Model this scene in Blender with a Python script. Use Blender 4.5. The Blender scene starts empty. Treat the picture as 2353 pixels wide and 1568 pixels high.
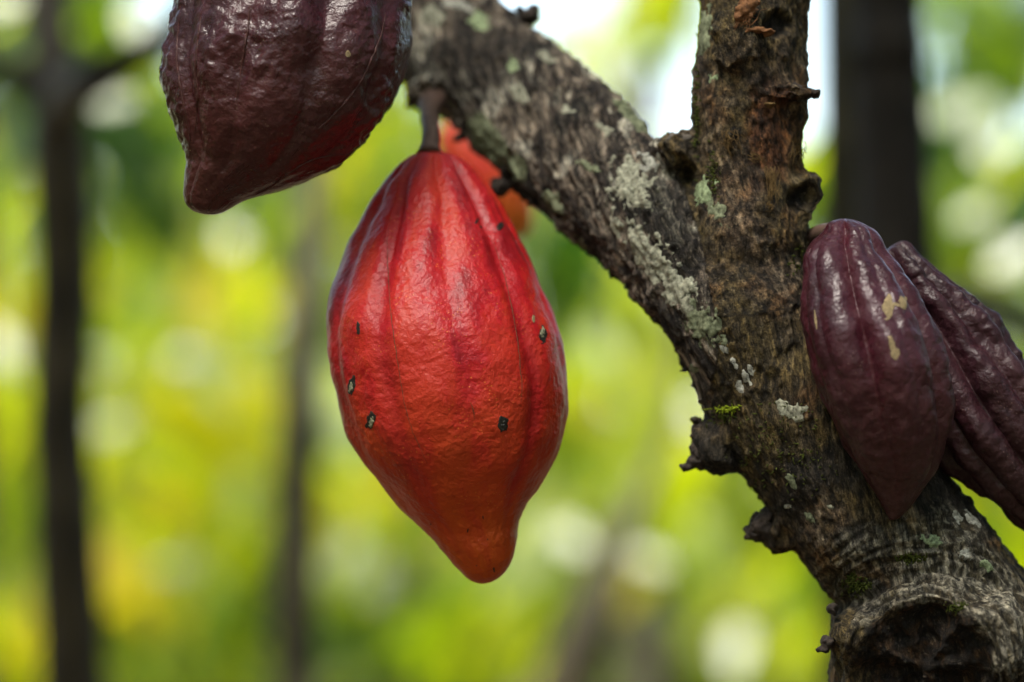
import bpy, math, random
import numpy as np
from mathutils import Vector, Matrix
from mathutils.bvhtree import BVHTree

# ------------------------------------------------------------------ camera, world, sun, exposure
scene = bpy.context.scene
COL = scene.collection
R = math.radians

DIST = 1.12                      # camera to the plane of focus, metres
PITCH = R(5.0)
PXS = 0.404 / 2353.0             # metres per picture unit in the plane of focus
CX, CY = 1176.5, 784.0
FOC = Vector((0.0, 0.0, 1.5))
FWD = Vector((0.0, math.cos(PITCH), math.sin(PITCH)))
RGT = Vector((1.0, 0.0, 0.0))
UPV = Vector((0.0, -math.sin(PITCH), math.cos(PITCH)))
CAMP = FOC - FWD * DIST

cd = bpy.data.cameras.new('camera')
cam = bpy.data.objects.new('camera', cd)
COL.objects.link(cam)
cam.location = CAMP
cam.rotation_euler = (math.pi / 2 + PITCH, 0, 0)
cd.sensor_width = 36.0
cd.lens = 36.0 * DIST / 0.404
cd.clip_start = 0.05
cd.clip_end = 600.0
cd.dof.use_dof = True
cd.dof.focus_distance = DIST - 0.038
cd.dof.aperture_fstop = 3.2
scene.camera = cam

SUN_EL, SUN_AZ = R(60.0), R(-155.0)      # azimuth from +Y (away from the camera) towards +X
world = bpy.data.worlds.new('World')
scene.world = world
world.use_nodes = True
wn = world.node_tree
wn.nodes.clear()
wout = wn.nodes.new('ShaderNodeOutputWorld')
wbg = wn.nodes.new('ShaderNodeBackground')
sky = wn.nodes.new('ShaderNodeTexSky')
sky.sky_type = 'NISHITA'
sky.sun_disc = False
sky.sun_elevation = SUN_EL
sky.sun_rotation = SUN_AZ
sky.air_density = 1.3
sky.dust_density = 1.6
sky.ozone_density = 0.0
wbg.inputs['Strength'].default_value = 0.10
wn.links.new(sky.outputs[0], wbg.inputs[0])
wn.links.new(wbg.outputs[0], wout.inputs[0])

sl = bpy.data.lights.new('sun', 'SUN')
sl.energy = 1.5
sl.angle = R(25)
sl.color = (1.0, 0.985, 0.96)
sun = bpy.data.objects.new('sun', sl)
COL.objects.link(sun)
SUNDIR = Vector((math.sin(SUN_AZ) * math.cos(SUN_EL), math.cos(SUN_AZ) * math.cos(SUN_EL), math.sin(SUN_EL)))
sun.rotation_euler = (-SUNDIR).to_track_quat('-Z', 'Y').to_euler()
sun.location = SUNDIR * 20

scene.view_settings.view_transform = 'Standard'
scene.view_settings.look = 'None'
scene.view_settings.gamma = 1.0
scene.view_settings.exposure = 2.5
scene.view_settings.use_white_balance = True
scene.view_settings.white_balance_temperature = 7000
scene.render.engine = 'CYCLES'
scene.cycles.use_denoising = True
scene.cycles.max_bounces = 10
scene.cycles.transmission_bounces = 8
scene.cycles.sample_clamp_indirect = 8.0

# ------------------------------------------------------------------ helpers
def P(px, py, dd=0.0):
    """picture unit + distance behind the plane of focus -> world point"""
    D = DIST + dd
    k = PXS / DIST * D
    return CAMP + FWD * D + RGT * ((px - CX) * k) - UPV * ((py - CY) * k)

def PA(a):
    a = np.asarray(a, float)
    D = DIST + a[:, 2]
    k = PXS / DIST * D
    c, f, r, u = (np.array(v) for v in (CAMP, FWD, RGT, UPV))
    return c + D[:, None] * f + ((a[:, 0] - CX) * k)[:, None] * r - ((a[:, 1] - CY) * k)[:, None] * u

_rs = np.random.RandomState(5)
_perm = np.concatenate([_rs.permutation(256)] * 3)
_grad = _rs.normal(size=(256, 3))
_grad /= np.linalg.norm(_grad, axis=1)[:, None]

def noise3(p):
    p = np.asarray(p, float)
    i = np.floor(p).astype(int)
    f = p - i
    i &= 255
    w = f * f * f * (f * (f * 6 - 15) + 10)
    out = 0
    for dx in (0, 1):
        for dy in (0, 1):
            for dz in (0, 1):
                h = _perm[_perm[_perm[(i[:, 0] + dx) & 255] + ((i[:, 1] + dy) & 255)] + ((i[:, 2] + dz) & 255)]
                g = _grad[h]
                d = (f[:, 0] - dx) * g[:, 0] + (f[:, 1] - dy) * g[:, 1] + (f[:, 2] - dz) * g[:, 2]
                ww = (w[:, 0] if dx else 1 - w[:, 0]) * (w[:, 1] if dy else 1 - w[:, 1]) * (w[:, 2] if dz else 1 - w[:, 2])
                out = out + ww * d
    return out * 1.5

def fbm(p, octaves=3, lac=2.1, gain=0.5):
    a, s, out = 1.0, 1.0, 0
    for o in range(octaves):
        out = out + a * noise3(np.asarray(p) * s + 17.3 * o)
        a *= gain
        s *= lac
    return out

def sstep(a, b, x):
    t = np.clip((x - a) / (b - a), 0, 1)
    return t * t * (3 - 2 * t)

def catmull(t, tk, vk):
    tk = np.asarray(tk, float)
    vk = np.asarray(vk, float)
    m = np.gradient(vk, tk, axis=0)
    i = np.clip(np.searchsorted(tk, t) - 1, 0, len(tk) - 2)
    h = (tk[i + 1] - tk[i])
    u = (t - tk[i]) / h
    if vk.ndim > 1:
        h, u = h[:, None], u[:, None]
    return ((1 + 2 * u) * (1 - u) ** 2 * vk[i] + u * (1 - u) ** 2 * h * m[i]
            + u * u * (3 - 2 * u) * vk[i + 1] + u * u * (u - 1) * h * m[i + 1])

def mesh_obj(name, verts, faces, mat, parent=None, smooth=True):
    me = bpy.data.meshes.new(name)
    me.from_pydata([tuple(v) for v in verts], [], [tuple(int(i) for i in f) for f in faces])
    if smooth:
        me.polygons.foreach_set('use_smooth', [True] * len(me.polygons))
    me.update()
    if mat:
        me.materials.append(mat)
    o = bpy.data.objects.new(name, me)
    COL.objects.link(o)
    if parent:
        o.parent = parent
        o.matrix_parent_inverse = parent.matrix_world.inverted()
    return o

def empty(name, loc):
    o = bpy.data.objects.new(name, None)
    COL.objects.link(o)
    o.location = loc
    o.matrix_world = Matrix.Translation(Vector(loc))
    return o

def tag(o, label=None, cat=None, group=None, kind=None):
    for k, v in (('label', label), ('category', cat), ('group', group), ('kind', kind)):
        if v:
            o[k] = v
    return o

def fattr(o, name, arr, typ='FLOAT'):
    arr = np.asarray(arr, np.float32)
    a = o.data.attributes.new(name, typ, 'POINT')
    key = {'FLOAT': 'value', 'FLOAT_VECTOR': 'vector', 'FLOAT_COLOR': 'color'}[typ]
    a.data.foreach_set(key, arr.ravel())

def tube_geo(pts, rad, seg=10, rough=0.0, seed=0, cap=True):
    """tapered tube along world points; returns verts, faces"""
    pts = [Vector(p) for p in pts]
    n = len(pts)
    rad = [rad] * n if np.isscalar(rad) else list(rad)
    rnd = random.Random(seed)
    V, F = [], []
    up = None
    for i, p in enumerate(pts):
        d = (pts[min(i + 1, n - 1)] - pts[max(i - 1, 0)]).normalized()
        if up is None:
            up = d.orthogonal().normalized()
        e1 = (up - d * up.dot(d)).normalized()
        e2 = d.cross(e1)
        up = e1
        for j in range(seg):
            a = 2 * math.pi * j / seg
            r = rad[i] * (1 + rough * rnd.uniform(-1, 1))
            V.append(p + e1 * (r * math.cos(a)) + e2 * (r * math.sin(a)))
    for i in range(n - 1):
        for j in range(seg):
            a, b = i * seg + j, i * seg + (j + 1) % seg
            F.append((a, b, b + seg, a + seg))
    if cap:
        V.append(pts[0]); V.append(pts[-1])
        c0, c1 = len(V) - 2, len(V) - 1
        for j in range(seg):
            F.append((c0, (j + 1) % seg, j))
            F.append((c1, (n - 1) * seg + j, (n - 1) * seg + (j + 1) % seg))
    return V, F

def smooth_path(ctrl, n):
    ctrl = np.array([list(c) for c in ctrl], float)
    t = np.linspace(0, len(ctrl) - 1, n)
    return catmull(t, np.arange(len(ctrl)), ctrl)

# ------------------------------------------------------------------ materials
def new_mat(name):
    m = bpy.data.materials.new(name)
    m.use_nodes = True
    nt = m.node_tree
    nt.nodes.clear()
    out = nt.nodes.new('ShaderNodeOutputMaterial')
    return m, nt, out

def N(nt, typ, **kw):
    n = nt.nodes.new(typ)
    for k, v in kw.items():
        if k.startswith('i_'):
            n.inputs[int(k[2:])].default_value = v
        else:
            setattr(n, k, v)
    return n

def noise_node(nt, vec, scale, detail=3.0, rough=0.55):
    n = nt.nodes.new('ShaderNodeTexNoise')
    n.inputs['Scale'].default_value = scale
    n.inputs['Detail'].default_value = detail
    n.inputs['Roughness'].default_value = rough
    if vec is not None:
        nt.links.new(vec, n.inputs['Vector'])
    return n

def ramp(nt, fac, stops):
    r = nt.nodes.new('ShaderNodeValToRGB')
    el = r.color_ramp.elements
    while len(el) < len(stops):
        el.new(0.5)
    for e, (p, c) in zip(el, stops):
        e.position = p
        e.color = (*c, 1) if len(c) == 3 else c
    nt.links.new(fac, r.inputs[0])
    return r

def mixc(nt, fac, a, b, mode='MIX'):
    m = nt.nodes.new('ShaderNodeMix')
    m.data_type = 'RGBA'
    m.blend_type = mode
    for sock, v in ((m.inputs[0], fac), (m.inputs[6], a), (m.inputs[7], b)):
        if hasattr(v, 'is_linked') or hasattr(v, 'links'):
            nt.links.new(v, sock)
        elif isinstance(v, (int, float)):
            sock.default_value = v
        else:
            sock.default_value = (*v, 1) if len(v) == 3 else v
    return m.outputs[2]

def bump(nt, h, strength, dist, prev=None):
    b = nt.nodes.new('ShaderNodeBump')
    b.inputs['Strength'].default_value = strength
    b.inputs['Distance'].default_value = dist
    nt.links.new(h, b.inputs['Height'])
    if prev is not None:
        nt.links.new(prev, b.inputs['Normal'])
    return b.outputs[0]

def pod_mat(name, stops, tip, speck, rough, bloom, bump_mm, bscale=300, spec=0.5, groove=None, tip0=.45):
    m, nt, out = new_mat(name)
    bs = nt.nodes.new('ShaderNodeBsdfPrincipled')
    nt.links.new(bs.outputs[0], out.inputs[0])
    co = nt.nodes.new('ShaderNodeTexCoord').outputs['Object']
    at = N(nt, 'ShaderNodeAttribute', attribute_name='podt').outputs['Fac']
    sv = N(nt, 'ShaderNodeAttribute', attribute_name='podco').outputs['Vector']
    big = noise_node(nt, sv, 28, 4, 0.6)
    mid = noise_node(nt, sv, 110, 4, 0.65)
    f = nt.nodes.new('ShaderNodeMath'); f.operation = 'MULTIPLY_ADD'
    nt.links.new(mid.outputs[0], f.inputs[0]); f.inputs[1].default_value = 0.75
    nt.links.new(big.outputs[0], f.inputs[2])
    f2 = nt.nodes.new('ShaderNodeMath'); f2.operation = 'ADD'
    nt.links.new(f.outputs[0], f2.inputs[0]); f2.inputs[1].default_value = -0.375
    base = ramp(nt, f2.outputs[0], stops).outputs[0]
    # tip pigment
    tr = ramp(nt, at, [(tip0, (0, 0, 0)), (1.0, (1, 1, 1))])
    tm = nt.nodes.new('ShaderNodeMath'); tm.operation = 'MULTIPLY'
    nt.links.new(tr.outputs[0], tm.inputs[0]); nt.links.new(mid.outputs[0], tm.inputs[1])
    tm2 = nt.nodes.new('ShaderNodeMath'); tm2.operation = 'MULTIPLY'; tm2.use_clamp = True
    nt.links.new(tm.outputs[0], tm2.inputs[0]); tm2.inputs[1].default_value = 1.9
    c = mixc(nt, tm2.outputs[0], base, tip)
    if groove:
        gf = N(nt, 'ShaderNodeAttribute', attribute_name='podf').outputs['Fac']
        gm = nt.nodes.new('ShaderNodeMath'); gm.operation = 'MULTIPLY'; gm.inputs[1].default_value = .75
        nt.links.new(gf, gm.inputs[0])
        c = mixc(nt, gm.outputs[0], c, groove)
    # fine pale pores
    vo = nt.nodes.new('ShaderNodeTexVoronoi'); vo.inputs['Scale'].default_value = 620
    nt.links.new(co, vo.inputs['Vector'])
    gate = noise_node(nt, co, 60, 2)
    vr = ramp(nt, vo.outputs['Distance'], [(0.10, (1, 1, 1)), (0.22, (0, 0, 0))])
    gr = ramp(nt, gate.outputs[0], [(0.5, (0, 0, 0)), (0.62, (1, 1, 1))])
    sp = mixc(nt, 1.0, vr.outputs[0], gr.outputs[0], 'MULTIPLY')
    c = mixc(nt, sp, c, speck)
    # waxy bloom
    fine = noise_node(nt, co, 420, 4, 0.7)
    if bloom > 0:
        br = ramp(nt, fine.outputs[0], [(0.42, (0, 0, 0)), (0.75, (bloom, bloom, bloom))])
        c = mixc(nt, br.outputs[0], c, (0.30, 0.20, 0.22))
    nt.links.new(c, bs.inputs['Base Color'])
    rr = ramp(nt, mid.outputs[0], [(0.3, (rough - 0.06,) * 3), (0.75, (rough + 0.14,) * 3)])
    nt.links.new(rr.outputs[0], bs.inputs['Roughness'])
    bs.inputs['Specular IOR Level'].default_value = spec
    vor2 = noise_node(nt, co, bscale, 3, 0.55)
    n1 = bump(nt, vor2.outputs[0], 0.6, bump_mm * 0.0016)
    n2 = bump(nt, noise_node(nt, co, 900, 2).outputs[0], 0.25, bump_mm * 0.0004, n1)
    nt.links.new(n2, bs.inputs['Normal'])
    return m

M = {}
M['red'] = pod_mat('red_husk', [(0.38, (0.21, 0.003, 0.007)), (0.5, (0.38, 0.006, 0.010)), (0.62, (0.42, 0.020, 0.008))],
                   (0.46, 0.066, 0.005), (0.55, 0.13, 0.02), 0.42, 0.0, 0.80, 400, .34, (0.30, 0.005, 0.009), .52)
M['redback'] = pod_mat('orange_red_husk', [(0.3, (0.72, 0.035, 0.025)), (0.7, (0.75, 0.09, 0.02))],
                       (0.75, 0.20, 0.012), (0.55, 0.16, 0.03), 0.4, 0.0, 0.9)
M['dark'] = pod_mat('dark_purple_husk', [(0.34, (0.022, 0.003, 0.006)), (0.5, (0.044, 0.005, 0.010)), (0.68, (0.078, 0.008, 0.014))],
                    (0.056, 0.011, 0.009), (0.10, 0.06, 0.04), 0.29, 0.03, 1.0, 340, .48)
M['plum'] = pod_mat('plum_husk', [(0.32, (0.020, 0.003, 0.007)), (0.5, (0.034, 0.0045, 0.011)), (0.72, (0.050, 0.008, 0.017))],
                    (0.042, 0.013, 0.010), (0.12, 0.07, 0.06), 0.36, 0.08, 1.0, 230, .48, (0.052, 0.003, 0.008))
M['plum2'] = pod_mat('dusky_husk', [(0.32, (0.016, 0.0035, 0.006)), (0.5, (0.026, 0.005, 0.009)), (0.72, (0.042, 0.011, 0.014))],
                     (0.030, 0.012, 0.010), (0.12, 0.07, 0.06), 0.42, 0.04, 1.2, 260, .36)

def simple_mat(name, col, rough=0.7, var=0.4, scale=300, bmm=0.5, spec=0.3):
    m, nt, out = new_mat(name)
    bs = nt.nodes.new('ShaderNodeBsdfPrincipled')
    nt.links.new(bs.outputs[0], out.inputs[0])
    co = nt.nodes.new('ShaderNodeTexCoord').outputs['Object']
    n = noise_node(nt, co, scale, 4, 0.65)
    lo = tuple(c * (1 - var) for c in col)
    hi = tuple(min(1, c * (1 + var)) for c in col)
    nt.links.new(ramp(nt, n.outputs[0], [(0.3, lo), (0.7, hi)]).outputs[0], bs.inputs['Base Color'])
    bs.inputs['Roughness'].default_value = rough
    bs.inputs['Specular IOR Level'].default_value = spec
    nt.links.new(bump(nt, n.outputs[0], 0.6, bmm * 0.001), bs.inputs['Normal'])
    return m

def bark_mat():
    m, nt, out = new_mat('cacao_bark')
    bs = nt.nodes.new('ShaderNodeBsdfPrincipled')
    nt.links.new(bs.outputs[0], out.inputs[0])
    co = nt.nodes.new('ShaderNodeTexCoord').outputs['Object']
    bc = N(nt, 'ShaderNodeAttribute', attribute_name='barkco').outputs['Vector']
    col = N(nt, 'ShaderNodeAttribute', attribute_name='pigment').outputs['Color']
    a = noise_node(nt, bc, 420, 5, 0.7)
    b = noise_node(nt, co, 1300, 3, 0.6)
    r1 = ramp(nt, a.outputs[0], [(0.37, (0.10, 0.095, 0.09)), (0.5, (0.75, 0.73, 0.70)), (0.65, (2.4, 2.3, 2.1))])
    c = mixc(nt, 1.0, col, r1.outputs[0], 'MULTIPLY')
    fl = noise_node(nt, bc, 800, 4, 0.75)
    al = N(nt, 'ShaderNodeAttribute', attribute_name='pigment').outputs['Alpha']
    fr = ramp(nt, fl.outputs[0], [(0.555, (0, 0, 0)), (0.64, (0.85, 0.85, 0.85))])
    fa = nt.nodes.new('ShaderNodeMath'); fa.operation = 'MULTIPLY'
    nt.links.new(fr.outputs[0], fa.inputs[0]); nt.links.new(al, fa.inputs[1])
    c = mixc(nt, fa.outputs[0], c, mixc(nt, 0.5, (0.24, 0.20, 0.14), mixc(nt, 1.0, col, (3.2, 3.0, 2.8), 'MULTIPLY')))
    dk = ramp(nt, noise_node(nt, bc, 560, 4, 0.75).outputs[0], [(0.38, (0.85, 0.85, 0.85)), (0.46, (0, 0, 0))])
    c = mixc(nt, dk.outputs[0], c, (0.008, 0.006, 0.004))
    r2 = ramp(nt, b.outputs[0], [(0.35, (0.6, 0.6, 0.6)), (0.7, (1.4, 1.4, 1.4))])
    c = mixc(nt, 1.0, c, r2.outputs[0], 'MULTIPLY')
    nt.links.new(c, bs.inputs['Base Color'])
    bs.inputs['Roughness'].default_value = 0.82
    bs.inputs['Specular IOR Level'].default_value = 0.25
    n1 = bump(nt, a.outputs[0], 1.0, 0.0020)
    n2 = bump(nt, b.outputs[0], 0.7, 0.0007, n1)
    nt.links.new(n2, bs.inputs['Normal'])
    return m

M['bark'] = bark_mat()
M['stub'] = simple_mat('dead_wood', (0.028, 0.020, 0.015), 0.85, 0.7, 420, 1.0)
M['stubgrey'] = simple_mat('grey_dead_wood', (0.10, 0.085, 0.07), 0.85, 0.6, 420, 1.0)
M['lichen'] = simple_mat('pale_lichen', (0.22, 0.22, 0.165), 0.9, 0.85, 620, 0.6, 0.1)
M['lichen_g'] = simple_mat('green_grey_lichen', (0.14, 0.155, 0.095), 0.9, 0.8, 620, 0.6, 0.1)
M['lichen_w'] = simple_mat('white_lichen', (0.28, 0.28, 0.24), 0.9, 0.75, 700, 0.6, 0.1)
M['mint'] = simple_mat('mint_lichen', (0.20, 0.25, 0.14), 0.9, 0.75, 700, 0.6, 0.1)
M['moss'] = simple_mat('moss', (0.050, 0.062, 0.012), 0.9, 0.4, 900, 0.3, 0.1)
M['mossy'] = simple_mat('bright_moss', (0.22, 0.28, 0.02), 0.9, 0.3, 900, 0.3, 0.1)
M['fibre'] = simple_mat('bark_fibre', (0.10, 0.062, 0.025), 0.9, 0.4, 900, 0.2, 0.1)
M['peel'] = simple_mat('peeled_bark', (0.16, 0.070, 0.028), 0.85, 0.5, 500, 1.2)
M['stalk'] = simple_mat('pod_stalk', (0.10, 0.060, 0.045), 0.6, 0.3, 260, 0.6)
M['scar'] = simple_mat('black_scar', (0.014, 0.012, 0.009), 0.45, 0.5, 900, 0.5)
M['scarpale'] = simple_mat('corky_scar', (0.20, 0.19, 0.12), 0.8, 0.6, 900, 0.8)
M['scuff'] = simple_mat('pale_scuff', (0.24, 0.18, 0.095), 0.8, 0.4, 900, 0.3)
M['seam'] = simple_mat('furrow_line', (0.085, 0.040, 0.018), 0.7, 0.5, 900, 0.2)
M['rib'] = simple_mat('husk_rib', (0.055, 0.016, 0.013), 0.5, 0.5, 500, 0.6)
M['seamred'] = simple_mat('furrow_rib', (0.16, 0.035, 0.02), 0.6, 0.4, 900, 0.2)
M['farbark'] = simple_mat('shade_tree_bark', (0.040, 0.031, 0.017), 0.85, 0.8, 14, 4.0)
M['blackbark'] = simple_mat('black_tree_bark', (0.018, 0.014, 0.011), 0.9, 0.5, 40, 4.0)
M['brownbark'] = simple_mat('brown_tree_bark', (0.058, 0.048, 0.025), 0.85, 0.8, 14, 4.0)
M['farbark2'] = simple_mat('grey_tree_bark', (0.055, 0.044, 0.030), 0.85, 0.5, 40, 4.0)
M['soil'] = simple_mat('leaf_litter', (0.11, 0.07, 0.04), 0.95, 0.6, 9, 20)

def leaf_mat(name, refl, trans, tw=0.5, rough=0.55, spec=0.25):
    m, nt, out = new_mat(name)
    bs = nt.nodes.new('ShaderNodeBsdfPrincipled')
    tl = nt.nodes.new('ShaderNodeBsdfTranslucent')
    mx = nt.nodes.new('ShaderNodeMixShader')
    mx.inputs[0].default_value = tw
    nt.links.new(bs.outputs[0], mx.inputs[1]); nt.links.new(tl.outputs[0], mx.inputs[2])
    nt.links.new(mx.outputs[0], out.inputs[0])
    co = nt.nodes.new('ShaderNodeTexCoord').outputs['Object']
    n = noise_node(nt, co, 14, 3)
    v = lambda c, k: tuple(min(1, x * k) for x in c)
    nt.links.new(ramp(nt, n.outputs[0], [(0.3, v(refl, .75)), (0.7, v(refl, 1.25))]).outputs[0], bs.inputs['Base Color'])
    nt.links.new(ramp(nt, n.outputs[0], [(0.3, v(trans, .8)), (0.7, v(trans, 1.2))]).outputs[0], tl.inputs['Color'])
    bs.inputs['Roughness'].default_value = rough
    bs.inputs['Specular IOR Level'].default_value = spec
    return m
M['leaf_dark'] = leaf_mat('leaf_dark', (0.025, 0.055, 0.012), (0.05, 0.13, 0.008), 0.4)
M['leaf_shiny'] = leaf_mat('leaf_shiny', (0.12, 0.17, 0.06), (0.35, 0.45, 0.08), 0.35, 0.22, 0.45)
M['leaf_mid'] = leaf_mat('leaf_mid', (0.07, 0.12, 0.010), (0.36, 0.52, 0.008), 0.5)
M['leaf_lime'] = leaf_mat('leaf_lime', (0.16, 0.20, 0.010), (0.72, 0.80, 0.008), 0.6)
M['leaf_yellow'] = leaf_mat('leaf_yellow', (0.36, 0.29, 0.012), (0.92, 0.74, 0.008), 0.6)
M['leaf_pale'] = leaf_mat('leaf_pale', (0.28, 0.34, 0.16), (0.66, 0.74, 0.22), 0.55, 0.35)

# ------------------------------------------------------------------ the ground
def make_ground():
    n = 60
    xs = np.linspace(-1, 1, n)
    xs = np.sign(xs) * np.abs(xs) ** 2.2 * 150
    X, Y = np.meshgrid(xs, xs + 8)
    p = np.stack([X.ravel(), Y.ravel(), np.zeros(n * n)], 1)
    p[:, 2] = 0.06 * fbm(p * 0.8, 3) - 0.03
    F = [(j * n + i, j * n + i + 1, (j + 1) * n + i + 1, (j + 1) * n + i) for j in range(n - 1) for i in range(n - 1)]
    o = mesh_obj('ground', p, F, M['soil'])
    tag(o, 'brown leaf litter on the plantation floor', None, None, 'structure')
make_ground()

# ------------------------------------------------------------------ the near cacao tree
TREE = empty('cacao_tree', (P(2600, 1800).x + 0.12, 0.03, 0.0))
tag(TREE, 'lichen spotted brown cacao tree forking behind the sharp red and purple pods', 'tree')

def loft(secs, nsub=5, seg=40):
    """sections given as picture-space edge pairs (Lx,Ly,Rx,Ry,depth,k) -> closed tube"""
    S_ = np.array(secs, float)
    t = np.linspace(0, len(S_) - 1, (len(S_) - 1) * nsub + 1)
    S = catmull(t, np.arange(len(S_)), S_)
    Lw = PA(np.stack([S[:, 0], S[:, 1], S[:, 4]], 1))
    Rw = PA(np.stack([S[:, 2], S[:, 3], S[:, 4]], 1))
    C, U = (Lw + Rw) / 2, (Rw - Lw) / 2
    w = -np.array(FWD)
    th = np.arange(seg) / seg * 2 * np.pi
    ru = np.linalg.norm(U, axis=1)
    V = C[:, None] + U[:, None] * np.cos(th)[None, :, None] + (w[None] * (ru * S[:, 5])[:, None])[:, None] * np.sin(th)[None, :, None]
    n = len(C)
    V = V.reshape(-1, 3)
    F = []
    for i in range(n - 1):
        for j in range(seg):
            a, b = i * seg + j, i * seg + (j + 1) % seg
            F.append((a, b, b + seg, a + seg))
    V = np.concatenate([V, C[:1], C[-1:]])
    for j in range(seg):
        F.append((n * seg, (j + 1) % seg, j))
        F.append((n * seg + 1, (n - 1) * seg + j, (n - 1) * seg + (j + 1) % seg))
    return V, F, C

def sec(lx, ly, rx, ry, d, k=1.0):
    return (lx, ly, rx, ry, d / 1000.0, k)

BOUGH = [sec(700, -230, 560, 20, 250), sec(860, -180, 715, 60, 190), sec(1010, -95, 840, 150, 145), sec(1140, -5, 958, 214, 112),
         sec(1275, 100, 1085, 335, 80), sec(1415, 218, 1232, 488, 48), sec(1522, 335, 1385, 612, 22), sec(1640, 480, 1492, 725, 6, 0.95),
         sec(1760, 640, 1580, 850, 4, 0.8)]
TRUNK = [sec(1500, 560, 1840, 470, 10, 0.7), sec(1490, 690, 1872, 560, 4, 0.85), sec(1552, 800, 1900, 660, 0, .95), sec(1604, 900, 1960, 760, 0), sec(1648, 1000, 2040, 890, 0),
         sec(1704, 1095, 2110, 1000, 0), sec(1770, 1190, 2180, 1090, 0), sec(1840, 1290, 2262, 1190, 0), sec(1915, 1392, 2353, 1300, 0),
         sec(1990, 1500, 2440, 1420, 0), sec(2080, 1640, 2530, 1570, 4), sec(2210, 1860, 2680, 1790, 8)]
STEM = [sec(1560, 740, 1890, 690, 0, .75), sec(1562, 620, 1872, 600, -2, .85), sec(1578, 520, 1862, 520, -2), sec(1588, 430, 1850, 430, 0), sec(1592, 330, 1846, 340, 0), sec(1589, 240, 1853, 250, 0),
        sec(1594, 150, 1855, 150, 2), sec(1602, 50, 1860, 50, 5), sec(1608, -60, 1866, -60, 8), sec(1616, -250, 1874, -250, 14)]

KNOT_C0 = P(2165, 1485, 0.02)
KNOT_C1 = P(2122, 1540, -0.052)
def knot_geo(seg=48):
    ax = (KNOT_C1 - KNOT_C0)
    L = ax.length
    ax.normalize()
    e1 = (RGT - ax * RGT.dot(ax)).normalized()
    e2 = ax.cross(e1)
    prof = [(0.0, 0.042), (0.4, 0.0405), (0.65, 0.0385), (0.82, 0.036), (0.93, 0.032), (0.98, 0.0285), (0.975, 0.0255), (0.95, 0.023), (0.91, 0.0205), (0.885, 0.015), (0.88, 0.009)]
    V, F = [], []
    for (t, r) in prof:
        for j in range(seg):
            a = 2 * math.pi * j / seg
            rr = r * (1 + 0.07 * math.sin(2 * a + 1) + 0.04 * math.sin(5 * a) + .03 * math.sin(9 * a + 2))
            tt = t + (0.05 * math.sin(a + .6) + .03 * math.sin(3 * a) + .03 * math.sin(7 * a + 1)) * (t > .6)
            V.append(KNOT_C0 + ax * (tt * L) + e1 * (rr * math.cos(a)) + e2 * (rr * math.sin(a)))
    n = len(prof)
    for i in range(n - 1):
        for j in range(seg):
            a, b = i * seg + j, i * seg + (j + 1) % seg
            F.append((a, b, b + seg, a + seg))
    V.append(KNOT_C0); V.append(KNOT_C0 + ax * (0.88 * L))
    for j in range(seg):
        F.append((n * seg, (j + 1) % seg, j))
        F.append((n * seg + 1, (n - 1) * seg + j, (n - 1) * seg + (j + 1) % seg))
    return np.array([list(v) for v in V]), F

def lump_geo(c, r, seed=0, sub=3):
    """uneven ellipsoid lump, r = (rx, ry(depth), rz) in picture px / metres depth"""
    import bmesh
    bm = bmesh.new()
    bmesh.ops.create_icosphere(bm, subdivisions=sub, radius=1)
    v = np.array([list(x.co) for x in bm.verts])
    F = [[x.index for x in f.verts] for f in bm.faces]
    bm.free()
    d = 1 + 0.35 * fbm(v * 1.6 + seed * 7.7, 3)
    v = v * d[:, None]
    v = c + v[:, :1] * r[0] * np.array(RGT) + v[:, 1:2] * r[1] * np.array(FWD) + v[:, 2:] * r[2] * np.array(UPV)
    return v, F

def union_remesh(geos, voxel, smooth_iter):
    V, F, off = [], [], 0
    for v, f in geos:
        V.append(np.asarray(v)); F += [[i + off for i in x] for x in f]
        off += len(v)
    V = np.concatenate(V)
    me = bpy.data.meshes.new('tmp')
    me.from_pydata([tuple(v) for v in V], [], F)
    o = bpy.data.objects.new('tmp', me)
    COL.objects.link(o)
    m1 = o.modifiers.new('r', 'REMESH'); m1.mode = 'VOXEL'; m1.voxel_size = voxel
    m2 = o.modifiers.new('s', 'SMOOTH'); m2.factor = 0.5; m2.iterations = smooth_iter
    dg = bpy.context.evaluated_depsgraph_get()
    ev = o.evaluated_get(dg)
    em = ev.to_mesh()
    nv = len(em.vertices)
    co = np.empty(nv * 3); em.vertices.foreach_get('co', co)
    fs = [tuple(p.vertices) for p in em.polygons]
    ev.to_mesh_clear()
    bpy.data.objects.remove(o); bpy.data.meshes.remove(me)
    return co.reshape(-1, 3), fs

def vnormals(V, F):
    q = np.array([f if len(f) == 4 else (f[0], f[1], f[2], f[2]) for f in F])
    n = np.cross(V[q[:, 2]] - V[q[:, 0]], V[q[:, 3]] - V[q[:, 1]])
    out = np.zeros_like(V)
    for k in range(4):
        for a in range(3):
            out[:, a] += np.bincount(q[:, k], n[:, a], len(V))
    return out / (np.linalg.norm(out, axis=1)[:, None] + 1e-12)

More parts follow.
